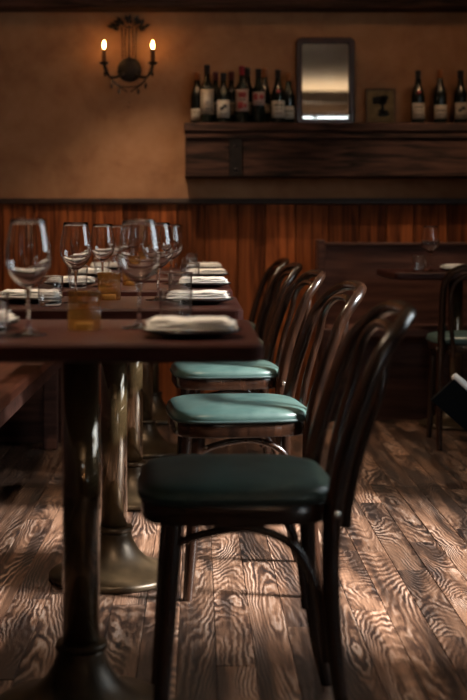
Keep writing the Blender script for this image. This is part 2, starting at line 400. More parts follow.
tag(MB().box(XL-.2, XR+.2, YF-.2, YB+.2, ZC, ZC+.1).build('ceiling', M['ceil']), 'pale plaster ceiling', kind='structure')
tag(MB().box(XL-.2, XL, YF-.2, YB, 0, ZC).build('wall_left', M['sidewall']), 'brown plaster side wall behind the bench', kind='structure')
def wall_with_holes(name, holes, a_lo, a_hi, to_box, label):
    mb = MB(); a = a_lo
    for (a0, a1, z0, z1) in sorted(holes):
        mb.box(*to_box(a, a0, 0, ZC)); mb.box(*to_box(a0, a1, 0, z0)); mb.box(*to_box(a0, a1, z1, ZC)); a = a1
    mb.box(*to_box(a, a_hi, 0, ZC))
    tag(mb.build(name, M['sidewall']), label, kind='structure')
wall_with_holes('wall_right', WIN['right'], YF, YB, lambda a, b, z0, z1: (XR, XR+.2, a, b, z0, z1), 'brown plaster side wall with windows')
wall_with_holes('wall_front', WIN['front'], XL-.2, XR+.2, lambda a, b, z0, z1: (a, b, YF-.2, YF, z0, z1), 'street wall with a window')
wn = 0
def window(holes, to_box):
    global wn
    for (a0, a1, z0, z1) in holes:
        wn += 1; t = 0.05
        fr = MB().box(*to_box(a0, a1, z0, z0+t)).box(*to_box(a0, a1, z1-t, z1)).box(*to_box(a0, a0+t, z0+t, z1-t)).box(*to_box(a1-t, a1, z0+t, z1-t)).build('window_%d' % wn, M['winframe'])
        tag(fr, 'dark framed window of the dining room', kind='structure')
        n = 3 if a1-a0 > 2 else (1 if a1-a0 < .7 else 2); bars = MB(); m = (a1-a0-2*t)/n
        for i in range(1, n): bars.box(*to_box(a0+t+m*i-.02, a0+t+m*i+.02, z0+t, z1-t))
        zm = z0+(z1-z0)*(.19 if a1-a0 < .7 else .68 if z1-z0 > .5 else .5)
        for i in range(n):
            l = a0+t+m*i+(.02 if i else 0); r = a0+t+m*(i+1)-(.02 if i < n-1 else 0)
            bars.box(*to_box(l, r, zm-.02, zm+.02))
            for (za, zb) in ((z0+t, zm-.02), (zm+.02, z1-t)):
                MB().box(*to_box(l, r, za, zb, .004)).build('pane', M['pane'], fr)
        bars.build('glazing_bar', M['winframe'], fr)
window(WIN['right'], lambda a, b, z0, z1, th=.05: (XR+.08-th/2, XR+.08+th/2, a, b, z0, z1))
window(WIN['front'], lambda a, b, z0, z1, th=.05: (a, b, YF-.08-th/2, YF-.08+th/2, z0, z1))
# dark header above the street window, seen in the little mirror
tag(MB().box(XL, XR, YF, YF+.05, 2.62, ZC, .005).build('trim_3', M['trim']), 'dark header board above the street window', kind='structure')
tag(MB().box(-40, 40, -40, 45, -0.3, -0.13).build('ground', M['ground']), 'grey pavement outside the windows', kind='structure')

# ------------------------------------------------------------------ warm lamps out of view: ceiling spotlights, added pendants and uplight
def wall_washer(x, y, watts, label):
    t = thing('ceiling_spotlight', label, 'lamp', (x, y, ZC), group='ceiling spotlights')
    ax = Vector((0, YB-y, 0.95-(ZC-.12))).normalized()
    MB().lathe([(0, 0), (.05, 0), (.05, -.02), (0, -.02)], 24).lathe([(0, -.02), (.012, -.02), (.012, -.08), (0, -.08)], 12).build('mount', M['sconce'], t)
    MB().lathe([(0, -.05), (.035, -.05), (.045, .07), (.040, .07), (.030, -.03), (0, -.03)], 24, (0, 0, -.11), axis=ax).build('housing', M['sconce'], t)
    l = bpy.data.lights.new('lamp_bulb', 'SPOT'); l.energy = watts; l.color = (1.0, .58, .29); l.spot_size = math.radians(100); l.spot_blend = .7; l.shadow_soft_size = .04
    o = bpy.data.objects.new('lamp_bulb', l); o.location = Vector((0, 0, -.11))+ax*.02; o.rotation_euler = ax.to_track_quat('-Z', 'Y').to_euler(); o.parent = t; C.objects.link(o)
wall_washer(-.75, 5.9, 10, 'warm ceiling spotlight aimed at the wall near the sconce')
wall_washer(.35, 5.9, 11, 'warm ceiling spotlight aimed at the middle of the wall')
wall_washer(1.45, 5.9, 12, 'warm ceiling spotlight aimed at the wall above the settle')
def pendant(x, y, z, watts, label):  # added lights, unseen; deep shade keeps the pool on tabletops and napkins
    t = thing('fill_pendant', label, 'lamp', (x, y, z), group='added pendant lights over the tables')
    MB().tube([(0, 0, .12), (0, 0, ZC-z)], .003, 8).build('cord', M['ink'], t)
    MB().lathe([(.018, .13), (.020, .12), (.050, .105), (.078, .05), (.090, -.05), (.088, -.05), (.076, .048), (.048, .102), (.018, .115), (0, .115), (0, .13), (.018, .13)], 36).build('shade', M['sconce'], t)
    MB().lathe([(0, .115), (.014, .115), (.014, .085), (0, .085)], 16).build('socket', M['brass'], t)
    l = bpy.data.lights.new('lamp_bulb', 'POINT'); l.energy = watts; l.color = (1.0, .76, .52); l.shadow_soft_size = .02
    o = bpy.data.objects.new('lamp_bulb', l); o.location = (0, 0, .062); o.parent = t; C.objects.link(o)
for y, z, w, which in ((2.56, 1.55, 24, 'nearest'), (3.56, 1.73, 36, 'second'), (4.56, 1.91, 50, 'third'), (5.56, 2.09, 60, 'fourth'), (6.45, 2.24, 50, 'farthest')):
    pendant(-.25, y, z, w, 'added pendant light, out of view, above the %s table' % which)
pendant(1.25, 6.31, 2.24, 36, 'added pendant light, out of view, above the right-hand table')  # added to bring out the right-hand table and its glass
def uplight(x, z, watts):  # added fill, out of view, brightens the ceiling reflected in the mirror
    t = thing('fill_uplight', 'added unseen uplight on the street wall, brightening the ceiling', 'wall lamp', (x, YF, z))
    MB().box(-.05, .05, 0, .03, -.06, .06, .004).build('wall_plate', M['sconce'], t)
    MB().lathe([(0, -.05), (.04, -.05), (.055, .05), (.05, .05), (.036, -.04), (0, -.04)], 24, (0, .09, 0)).build('shade', M['sconce'], t)
    l = bpy.data.lights.new('lamp_bulb', 'SPOT'); l.energy = watts; l.color = (1.0, .78, .55); l.spot_size = math.radians(140); l.spot_blend = .8; l.shadow_soft_size = .03
    o = bpy.data.objects.new('lamp_bulb', l); o.location = (0, .09, .03); o.rotation_euler = (PI, 0, 0); o.parent = t; C.objects.link(o)
uplight(1.6, 1.25, 190)
# ------------------------------------------------------------------ benches
def bench():
    t = thing('bench', 'long red-brown wooden bench behind the row of tables', 'bench', (XL, 1.2, 0))
    n = 3; x0 = 0.03
    ws = (-.57-XL-.03)/n
    for i in range(n):
        MB().box(x0+ws*i+.001, x0+ws*(i+1)-.001, 0, 4.56, .42, .458, .005).build('seat_plank', M['bench'], t)
    MB().box(x0, .66, .02, 4.54, .36, .42).build('seat_rail', M['settle'], t)
    MB().box(0.03, 0.10, 0, 4.56, .458, .93, .006).build('backrest', M['settle'], t)
    for y in (.1, 1.35, 2.6, 4.42):
        for xx in (.06, .58): MB().box(xx, xx+.06, y, y+.06, 0, .36, .004).build('leg', M['settle'], t)
bench()
def corner_bench():
    t = thing('corner_bench', 'dark panelled corner bench box at the back left', 'bench', (XL, 5.8, 0))
    MB().box(.03, .64, 0, 1.24, 0, .42, .004).build('box_panel', M['settle'], t)
    MB().box(.03, .665, -.02, 1.24, .42, .458, .005).build('seat', M['bench'], t)
    MB().box(.03, .10, 0, 1.24, .458, .93, .005).build('backrest', M['settle'], t)
corner_bench()
def settle():
    x0, x1 = 0.62, 2.24
    t = thing('settle', 'dark wooden settle bench with tall panelled back against the wainscot', 'bench', (0, 0, 0))
    MB().box(x0+.04, x1-.04, 6.78, 6.82, .46, .867, .004).build('back_panel', M['settle'], t)
    MB().box(x0+.04, x1-.04, 6.40, 6.82, .42, .46, .006).build('seat', M['settle'], t)
    MB().box(x0+.04, x1-.04, 6.51, 6.54, 0, .42, .003).build('front_panel', M['settle'], t)
    MB().box(x0+.04, x1-.04, 6.765, 6.835, .867, .885, .004).build('top_rail', M['settle'], t)
    for a in (x0, x1-.04):
        MB().box(a, a+.04, 6.74, 6.86, 0, .90, .006).build('end_post', M['settle'], t)
        MB().box(a, a+.04, 6.43, 6.49, 0, .46, .004).build('end_post', M['settle'], t)
settle()

# ------------------------------------------------------------------ tables
TXC = -0.230; TH = 0.344; TD = 0.31; TZ = 0.753
def make_table():
    t = thing('pedestal_table', 'x', 'table', group='pedestal tables')
    mb = MB()
    prof = [(0.010, TZ-.034), (0.0, TZ-.028), (0.0, TZ-.006), (0.004, TZ-.001), (0.010, TZ)]
    def rr(ins):
        pts = []; hx, hy, r = TH-ins, TD-ins, .022
        for cx, cy, a0 in ((1, 1, 0), (-1, 1, 90), (-1, -1, 180), (1, -1, 270)):
            for k in range(5):
                a = math.radians(a0+22.5*k); pts.append((cx*(hx-r)+r*math.cos(a), cy*(hy-r)+r*math.sin(a)))
        return pts
    mb.rings([[(x, y, z) for x, y in rr(i)] for i, z in prof], smooth=False)
    mb.build('tabletop', M['table'], t)
    MB().box(-.10, .10, -.10, .10, TZ-.044, TZ-.034, .002).build('mounting_plate', M['settle'], t)
    MB().lathe([(0, .12), (.0365, .12), (.0365, TZ-.044), (0, TZ-.044)], 36).build('column', M['brass'], t)
    b = MB().lathe([(0, 0), (.172, 0), (.177, .006), (.177, .014), (.171, .020), (.148, .027), (.117, .036), (.092, .050), (.070, .072), (.055, .098), (.047, .118), (.047, .128), (.0367, .130)], 40).build('base', M['iron'], t)
    MB().lathe([(.0367, .128), (.050, .128), (.0515, .134), (.050, .140), (.0367, .142)], 36).build('collar', M['iron'], b)
    return t
tb = make_table()
TY = [2.56, 3.56, 4.56, 5.56, 6.50]
ORD = ['nearest', 'second nearest', 'middle', 'second farthest', 'farthest']
TDZ = [0, 0, 0, 0, 0]
tables = []
for i, y in enumerate(TY):
    lab = ['dark mahogany pedestal table on brass column, nearest of the row', 'dark pedestal table second from the front of the row',
           'dark pedestal table in the middle of the row', 'dark pedestal table second from the back wall in the row', 'dark pedestal table of the row farthest back by the wainscot'][i]
    if i == 0: o = tb; o['label'] = lab; o.location = (TXC, y, 0)
    else: o = dup(tb, lab, (TXC, y, 0))
RTX, RTY = 1.25, 6.0+TD
dup(tb, 'dark pedestal table at right standing against the settle bench', (RTX, RTY, 0))

# ------------------------------------------------------------------ bentwood chairs (front faces -x)
OUT = [(0, .206), (.06, .190), (.12, .178), (.25, .166), (.37, .163), (.455, .170), (.56, .194), (.65, .225), (.73, .255), (.765, .284), (.797, .328), (.84, .37)]
def smooth_out(z): return sum(interp(z+d, OUT) for d in (-.04, -.02, 0, .02, .04))/5 if .03 < z < .78 else interp(z, OUT)
def seat_outline(sc, n=40, dz=0):
    pts = []
    for i in range(n):
        a = 2*PI*i/n; c, s = math.cos(a), math.sin(a); e = 2/4.2
        x = .182*math.copysign(abs(c)**e, c); y = .192*math.copysign(abs(s)**e, s)
        y *= 1-0.06*(x/.182+1)/2
        pts.append((x*sc, y*sc))
    return pts
def make_chair():
    t = thing('bentwood_chair', 'x', 'chair', group='bentwood chairs')
    R = [(.96, .452), (1.0, .456), (1.012, .463), (1.0, .474), (.95, .482), (.84, .488), (.6, .493), (.3, .495), (.05, .4955)]
    c = MB().rings([[(x, y, z) for x, y in seat_outline(s)] for s, z in R]).build('seat_cushion', M['leather'], t)
    MB().tube([(x, y, .4575) for x, y in seat_outline(1.01)], .0042, 6, closed=True).build('piping', M['piping'], c)
    MB().rings([[(x, y, z) for x, y in seat_outline(s)] for s, z in [(.9, .416), (.985, .416), (.995, .420), (.995, .450), (.985, .4535), (.9, .4535)]]).build('seat_rim', M['chair'], t)
    for sy in (-1, 1):
        p = [(-.118-.032*k, sy*(.150+.018*k), .43*(1-k)) for k in [i/8 for i in range(9)]]
        MB().tube(p, [.0175, .018, .0185, .018, .0172, .0163, .0152, .0140, .0128], 14).build('front_leg', M['chair'], t)
    # outer hoop: rear legs and back in one bent rod
    side = []
    for i in range(25):
        z = .66*i/24
        side.append((smooth_out(z), interp(z, [(0, .186), (.3, .176), (.45, .172), (.66, .176)]), z))
    arch = []
    for i in range(1, 24):
        a = PI*i/24; c, s = math.cos(a), math.sin(a); e = 2/3.6
        y = .176*math.copysign(abs(c)**e, c); z = .66+.137*abs(s)**e
        arch.append((smooth_out(z), y, z))
    path = side+arch+[(x, -y, z) for x, y, z in reversed(side)]
    rad = []
    for (x, y, z) in path: rad.append(interp(z, [(0, .0125), (.2, .0155), (.42, .0178), (.6, .0165), (.8, .0150)]))
    MB().tube(path, rad, 14).build('back_hoop', M['chair'], t)
    # inner hoop
    ins = []
    for i in range(13):
        z = .40+.24*i/12; ins.append((max(smooth_out(z)+.033, .197), interp(z, [(.40, .124), (.64, .146)]), z))
    ar = []
    for i in range(1, 20):
        a = PI*i/20; c, s = math.cos(a), math.sin(a); e = 2/3.2
        z = .64+.126*abs(s)**e; ar.append((smooth_out(z)+.033-.029*max(0, (z-.66)/.106), .146*math.copysign(abs(c)**e, c), z))
    MB().tube(ins+ar+[(x, -y, z) for x, y, z in reversed(ins)], .0105, 10).build('inner_hoop', M['chair'], t)
    for sy in (-1, 1):
        q = lerp_curve([(-.134, sy*.158, .355), (-.105, sy*.160, .384), (-.05, sy*.160, .401), (.02, sy*.160, .407), (.085, sy*.162, .385), (.123, sy*.163, .340), (.143, sy*.165, .285), (.153, sy*.166, .22), (.158, sy*.168, .165)], 36)
        MB().tube(q, .0085, 8).build('side_brace', M['chair'], t)
    for sy in (-1, 1):
        MB().lathe([(0, 0), (.007, 0), (.0065, .003), (.004, .0045), (0, .005)], 12, (smooth_out(.44)+.004, sy*.190, .437), axis=(0, sy, 0)).build('bolt', M['steel'], t)
    return t
ch = make_chair()
CX = [0.070, 0.104, 0.094, 0.096, 0.108]
CY = [2.525, 3.52, 4.52, 5.53, 6.47]
CR = [0.035, 0.11, 0.10, 0.08, 0.06]
cl = ['dark bentwood chair with dark teal seat, nearest the camera', 'dark bentwood chair with teal leather seat, second from the camera',
      'dark bentwood chair with teal seat, third in the row', 'dark bentwood chair with golden lit hoop, fourth in the row', 'dark bentwood chair farthest back in the row beside the wainscot']
for i, y in enumerate(CY):
    if i == 0: ch['label'] = cl[0]; ch.location = (CX[0], y, 0); ch.rotation_euler = (0, 0, CR[0])
    else: dup(ch, cl[i], (CX[i], y, 0), CR[i])
dup(ch, 'dark bentwood chair with its back to the camera at the right table', (1.225, 5.80, 0), -PI/2)

# ------------------------------------------------------------------ tableware
def make_wine_glass():
    t = thing('wine_glass', 'x', 'glass', group='stemmed wine glasses')
    b = [(.0, .088), (.010, .090), (.022, .098), (.034, .112), (.0415, .128), (.0435, .143), (.0425, .160), (.0385, .185), (.0345, .205), (.0325, .217)]
    inn = [(r-interp(z, [(.09, .0022), (.12, .0014), (.15, .0008)]), z+interp(z, [(.09, .0030), (.11, .0015), (.13, .0003)])) for r, z in b[2:]]
    MB().lathe([(0, .0885)]+b[1:]+[(.0322, .2174)]+list(reversed(inn))+[(.010, .0945), (0, .0935)], 48).build('bowl', M['glass'], t)
    MB().lathe([(0, .0887), (.0085, .0892), (.0052, .083), (.0038, .070), (.0036, .030), (.0045, .014), (.009, .007), (.0, .0062)], 20).build('stem', M['glass'], t)
    MB().lathe([(0, 0), (.034, 0), (.036, .0012), (.033, .0026), (.018, .0042), (.010, .0062), (0, .0068)], 36).build('foot', M['glass'], t)
    return t
def make_tumbler():
    o = thing('water_tumbler', 'x', 'glass')
    MB().lathe([(.0300, .0140), (.0325, .028), (.034, .0762)], 40).build('wall', M['bowl'], o)
    MB().tube([(.0338*math.cos(2*PI*k/40), .0338*math.sin(2*PI*k/40), .0768) for k in range(40)], .0011, 8, closed=True).build('rim', M['glass'], o)
    MB().lathe([(0, 0), (.026, 0), (.0295, .003), (.0305, .0125), (.0295, .0150), (.012, .0128), (0, .0125)], 40).build('base', M['glass'], o)
    return tag(o, 'x', 'glass', 'water tumblers')
def make_candle():
    t = thing('candle_holder', 'x', 'candle holder', group='amber candle holders')
    MB().lathe([(0, 0), (.029, 0), (.0315, .003), (.0315, .074), (.031, .077)], 120, flute=20, famp=0.035).build('glass_cup', M['amber'], t)
    w = MB().lathe([(0, .001), (.019, .001), (.0195, .003), (.0195, .014), (.018, .015), (.004, .014), (0, .014)], 24).build('candle', M['wax'], t)
    MB().tube([(0, 0, .013), (.001, 0, .022)], .0009, 6).build('wick', M['ink'], w)
    return t
def make_plate():
    o = MB().lathe([(0, 0), (.055, 0), (.058, .003), (.075, .006), (.092, .0115), (.0955, .0145), (.094, .0155), (.090, .0145), (.070, .0085), (.05, .0065), (0, .006)], 48).build('plate', M['plate'])
    return tag(o, 'x', 'plate', 'dark plates')
def napkin_mesh(seed):
    rnd = random.Random(seed)
    t = MB()
    def sheet(hx, hy, z0, th, off, rot, amp):
        nx, ny = 16, 12; ph = [rnd.uniform(0, 6) for _ in range(4)]
        top = []; 
        def zf(u, v): return amp*(math.sin(5*u+ph[0])*math.cos(4*v+ph[1])+.6*math.sin(9*u+7*v+ph[2]))
        ring = []
        def P(u, v, z): 
            x = hx*u+off[0]; y = hy*v+off[1]; c, s = math.cos(rot), math.sin(rot)
            e = .004*math.sin(7*v+ph[3])*(1 if abs(u) > .95 else 0)
            return (x*c-y*s+e, x*s+y*c, z)
        vs = []; fs = []
        for layer in (0, 1):
            for j in range(ny+1):
                for i in range(nx+1):
                    u = -1+2*i/nx; v = -1+2*j/ny; edge = max(abs(u), abs(v))
                    z = z0+(zf(u, v)*(.3 if layer == 0 else 1)) + (th*(1-max(0, (edge-.85)/.15)**2*.7) if layer else th*.3*max(0, (edge-.85)/.15)**2)
                    vs.append(P(u, v, z))
        k = (nx+1)*(ny+1); idx = lambda l, i, j: l*k+j*(nx+1)+i
        for j in range(ny):
            for i in range(nx):
                fs.append((idx(1, i, j), idx(1, i+1, j), idx(1, i+1, j+1), idx(1, i, j+1)))
                fs.append((idx(0, i, j+1), idx(0, i+1, j+1), idx(0, i+1, j), idx(0, i, j)))
        for i in range(nx):
            fs.append((idx(0, i, 0), idx(0, i+1, 0), idx(1, i+1, 0), idx(1, i, 0))); fs.append((idx(1, i, ny), idx(1, i+1, ny), idx(0, i+1, ny), idx(0, i, ny)))
        for j in range(ny):
            fs.append((idx(1, 0, j), idx(1, 0, j+1), idx(0, 0, j+1), idx(0, 0, j))); fs.append((idx(0, nx, j), idx(0, nx, j+1), idx(1, nx, j+1), idx(1, nx, j)))
        t._add(vs, fs, True)
    sheet(.082, .060, .0005, .0070, (0, 0), rnd.uniform(-.04, .04), .0009)
    sheet(.080, .057, .0076, .0060, (rnd.uniform(-.003, .003), .001), rnd.uniform(-.06, .06), .0012)
    sheet(.074, .053, .0138, .0050, (rnd.uniform(-.008, .004), .002), rnd.uniform(-.10, .10), .0016)
    return t
wg = make_wine_glass(); tu = make_tumbler(); ca = make_candle(); pl = make_plate()
used = set()
def put(o, label, loc, rz=0):
    if o.name not in used:
        used.add(o.name); o['label'] = label; o.location = loc; o.rotation_euler = (0, 0, rz); return o
    return dup(o, label, loc, rz)
tn = ['nearest table', 'second table', 'third table', 'fourth table', 'farthest table']
nap_mats = {}
def place(x, y, which, side, seed, dark=False):
    z = TZ+.0005
    put(pl, 'dark round plate under a folded napkin on the %s side of the %s' % (side, which), (x, y, z))
    o = napkin_mesh(seed).build('folded_napkin', M['linen'], None, (x, y, z+.0150))
    tag(o, 'white folded linen napkin on the %s plate of the %s' % (side, which), 'napkin', 'folded napkins')
gz = TZ+.0004
GR = [(-.118, 2.61), (-.112, 3.64), (-.098, 4.72), (-.115, 5.60), (-.11, 6.55)]
GL = [(-.319, 2.44), (-.329, 3.50), (-.332, 4.52), (-.335, 5.48), (-.33, 6.45)]
PR = [(-.012, 2.40), (.0, 3.47), (.02, 4.48), (.035, 5.42), (.035, 6.42)]
PLf = [(-.452, 2.60), (-.458, 3.52), (-.445, 4.53), (-.45, 5.50), (-.45, 6.45)]
TR = [(-.045, 2.62), (-.05, 3.65), (-.028, 4.66), (-.035, 5.62), (-.03, 6.62)]
TLf = [(-.392, 2.46), (-.382, 3.36), (-.405, 4.38), (-.40, 5.40), (-.40, 6.40)]
CA = [(-.224, 2.56), (-.250, 3.66), (-.235, 4.60), (-.23, 5.56), (-.23, 6.50)]
for i in range(5):
    place(*PR[i], tn[i], 'right', 11+i); place(*PLf[i], tn[i], 'left', 31+i)
    put(wg, 'clear stemmed wine glass on the right half of the %s' % tn[i], (*GR[i], gz))
    put(wg, 'clear stemmed wine glass on the left half of the %s' % tn[i], (*GL[i], gz))
    put(tu, 'clear water tumbler behind the right napkin of the %s' % tn[i], (*TR[i], gz))
    put(tu, 'clear water tumbler beside the left napkin of the %s' % tn[i], (*TLf[i], gz))
    put(ca, 'ribbed amber glass candle holder in the centre of the %s' % tn[i], (*CA[i], gz))
# right-hand table
put(wg, 'clear stemmed wine glass on the right-hand table by the settle', (1.105, 6.18, gz))
put(tu, 'clear water tumbler left of the wine glass on the right-hand table', (1.045, 6.14, gz))
put(pl, 'dark round plate under napkin on the right-hand table', (1.235, 6.16, gz))
o = napkin_mesh(77).build('folded_napkin', M['linen'], None, (1.235, 6.16, gz+.015)); tag(o, 'white folded napkin on the right-hand table by the settle', 'napkin', 'folded napkins')

# ------------------------------------------------------------------ wall shelf with bottles, mirror, picture
SZ = 1.52
def shelf():
    x0, x1 = -.074, XR-.02
    t = thing('wall_shelf', 'thick dark rough-sawn beam shelf on the plaster wall', 'shelf', (0, YB, 1.232))
    MB().box(x0, x1, -.20, -.0, .243, SZ-1.232, .004).build('top_board', M['beam'], t)
    MB().box(x0+.005, x1, -.175, -.0, 0, .243, .006).build('beam', M['beam'], t)
    MB().box(x0+.004, x1, -.188, -.175, .205, .243, .004).build('cornice_strip', M['beam'], t)
    s = MB().box(.165, .235, -.186, -.175, .004, .204, .002).build('iron_strap', M['sconce'], t)
    for zz in (.04, .165): MB().lathe([(0, 0), (.009, 0), (.007, .005), (0, .007)], 12, (.2, -.186, zz), axis=(0, -1, 0)).build('bolt', M['sconce'], s)
shelf()
CAPS = {'black': plain('black_capsule', (.012, .010, .010), .35), 'red': plain('red_capsule', (.26, .012, .02), .35), 'dkred': plain('dark_red_capsule', (.09, .01, .013), .35),
        'copper': plain('copper_capsule', (.42, .15, .05), .35, .5)}
LABM = {'beige': label_mat((.36, .27, .19)), 'white': label_mat((.50, .43, .35)), 'cream': label_mat((.44, .35, .26)), 'pink': label_mat((.46, .30, .25))}
def bottle(px, y, h, r, cap, lab, lz0, lz1, label, art, neck=None):
    x = (px-VX)/FP*y
    t = thing('wine_bottle', label, 'bottle', (x, y, SZ+.0005), group='wine bottles on the wall shelf')
    sh = h*.60; burg = neck == 'b'
    prof = [(0, 0), (r*.9, 0), (r, .006), (r, sh*(.86 if burg else .98))]
    if burg: prof += [(r*.93, sh*.96), (r*.74, sh*1.08), (r*.50, sh*1.22), (.0155, sh*1.36)]
    else: prof += [(r*.97, sh*1.03), (r*.82, sh*1.09), (r*.58, sh*1.16), (.0155, sh*1.25)]
    prof += [(.0140, h*.88), (.0140, h-.006), (.0150, h-.005), (.0150, h-.001), (0, h)]
    MB().lathe(prof, 28).build('body', M['bottle'], t)
    MB().lathe([(.0142, h*.84), (.0152, h*.845), (.0150, h-.012), (.0160, h-.010), (.0158, h+.0008), (0, h+.0016)], 24).build('capsule', CAPS[cap], t)
    # wrap label: arc facing the room
    def arc(r_, a0, a1, z0, z1, n=14):
        mb = MB(); vs = []; fs = []
        for k in range(n+1):
            a = a0+(a1-a0)*k/n; cx, sy = math.cos(a), math.sin(a)
            for rr in (r_, r_+.0006):
                for z in (z0, z1): vs.append((rr*cx, rr*sy, z))
        for k in range(n):
            b = 4*k; c = b+4
            fs += [(b+2, c+2, c+3, b+3), (b, b+1, c+1, c), (b+1, b+3, c+3, c+1), (b, c, c+2, b+2)]
        fs += [(0, 2, 3, 1), (4*n, 4*n+1, 4*n+3, 4*n+2)]
        return mb._add(vs, fs, True)
    A0, A1 = math.radians(205), math.radians(335)
    lo = arc(r+.0002, A0, A1, lz0, lz1).build('paper_label', LABM[lab], t)
    mid = math.radians(270); hh = lz1-lz0
    def mark(fa0, fa1, f0, f1, mat):
        arc(r+.0010, A0+(A1-A0)*fa0, A0+(A1-A0)*fa1, lz0+hh*f0, lz0+hh*f1, 4).build('print_mark', mat, lo)
    if art == 'text':
        for q in range(4): mark(.20+.16*q, .31+.16*q, .52, .66, M['ink'])
        mark(.30, .70, .28, .33, M['ink'])
    elif art == 'lines':
        mark(.22, .78, .70, .78, M['ink']); mark(.30, .70, .50, .54, M['ink']); mark(.26, .74, .22, .27, M['ink'])
    elif art == 'red':
        mark(.25, .75, .62, .86, M['redink']); mark(.20, .55, .12, .42, M['redink']); mark(.60, .80, .18, .34, M['redink']); mark(.3, .7, .5, .55, M['ink'])
    elif art == 'redword':
        mark(.15, .45, .40, .85, M['redink']); mark(.52, .85, .45, .80, M['redink']); mark(.3, .7, .14, .2, M['ink'])
    elif art == 'sketch':
        mark(.28, .52, .42, .62, M['ink']); mark(.46, .74, .54, .76, M['ink']); mark(.25, .75, .18, .23, M['ink'])
    elif art == 'panel':
        mark(.16, .22, .08, .92, M['ink']); mark(.78, .84, .08, .92, M['ink']); mark(.32, .68, .40, .75, LABM['cream']); mark(.34, .66, .2, .24, M['ink'])
    return t
def seal(t, r, z, rad=.011):
    MB().lathe([(0, 0), (rad, 0), (rad, .0015), (0, .002)], 16, (0, -r-.0002, z), axis=(0, -1, 0)).build('seal', M['redink'], t)
FY, BY = 6.955, 7.050
bottle(197, BY, .285, .035, 'copper', 'white', .02, .085, 'dark wine bottle with copper capsule at the left end of the shelf', 'lines', 'b')
bottle(207, FY, .312, .0375, 'black', 'beige', .045, .180, 'tall dark wine bottle with a tall beige label at left of the shelf', 'panel')
bottle(215.5, BY, .285, .035, 'dkred', 'beige', .05, .12, 'wine bottle with dark red capsule behind the tall beige label bottle', 'lines')
bottle(223.3, FY, .268, .0365, 'black', 'white', .028, .122, 'dark wine bottle with a white label and small black sketch', 'sketch', 'b')
bottle(231.5, BY, .287, .035, 'dkred', 'beige', .05, .12, 'wine bottle with dark red capsule left of the bright red one', 'lines')
bottle(242, FY, .305, .0375, 'red', 'pink', .062, .180, 'wine bottle with bright red capsule and red printed pale label', 'red')
bottle(247.5, BY, .308, .035, 'black', 'beige', .05, .12, 'dark wine bottle standing behind the bright red capsule one', 'lines')
bottle(258.5, FY, .290, .0355, 'black', 'pink', .095, .165, 'dark wine bottle with short label of red lettering', 'redword')
bottle(264.5, BY, .305, .035, 'copper', 'beige', .06, .11, 'dark wine bottle with gold capsule rising in the back row', 'lines', 'b')
t10 = bottle(278, FY, .285, .0375, 'black', 'white', .028, .118, 'dark wine bottle with round red seal above its white label, left cluster', 'lines', 'b'); seal(t10, .0335, .168)
bottle(288.5, BY, .280, .035, 'copper', 'white', .03, .10, 'dark wine bottle with copper capsule next to the mirror', 'text', 'b')
t12 = bottle(418, 6.99, .285, .0365, 'black', 'cream', .025, .110, 'dark wine bottle with red seal, first of three right of the picture', 'lines', 'b'); seal(t12, .0325, .165)
bottle(440, 6.99, .290, .0365, 'copper', 'cream', .025, .100, 'wine bottle with copper capsule, middle of three right of the picture', 'text', 'b')
bottle(460.5, 6.99, .285, .0365, 'black', 'cream', .025, .112, 'wine bottle with black capsule and sketched label at the right edge', 'sketch', 'b')

def rrect(hx, hz, r, cz, n=7):
    pts = []
    for cx, s, a0 in ((1, 1, 0), (-1, 1, 90), (-1, -1, 180), (1, -1, 270)):
        for k in range(n):
            a = math.radians(a0+90*k/(n-1)); pts.append((cx*(hx-r)+r*math.cos(a), cz+s*(hz-r)+r*math.sin(a)))
    return pts
def mirror():
    w, h = .160, .238
    t = thing('wall_mirror', 'rounded rectangular mirror in red-brown wooden frame on the shelf', 'mirror', ((325.5-VX)/FP*7.06, 7.072, SZ+.0005))
    o0 = rrect(w, h, .032, h); o1 = rrect(w-.006, h-.006, .028, h); i1 = rrect(w-.028, h-.028, .016, h); i0 = rrect(w-.034, h-.034, .013, h)
    R = [[(x, .018, z) for x, z in o0], [(x, -.006, z) for x, z in o0], [(x, -.014, z) for x, z in o1], [(x, -.014, z) for x, z in i1], [(x, -.004, z) for x, z in i0], [(x, .018, z) for x, z in i0]]
    mb = MB(); n = len(o0); vs = [v for r in R for v in r]; fs = []
    for i in range(6):
        j = (i+1) % 6
        for k in range(n):
            l = (k+1) % n; fs.append((i*n+k, i*n+l, j*n+l, j*n+k))
    mb._add(vs, fs, False); mb.build('frame', M['mframe'], t)
    MB().prism(rrect(w-.033, h-.033, .013, h), .002, .010).build('mirror_glass', M['mirror'], t)
mirror()
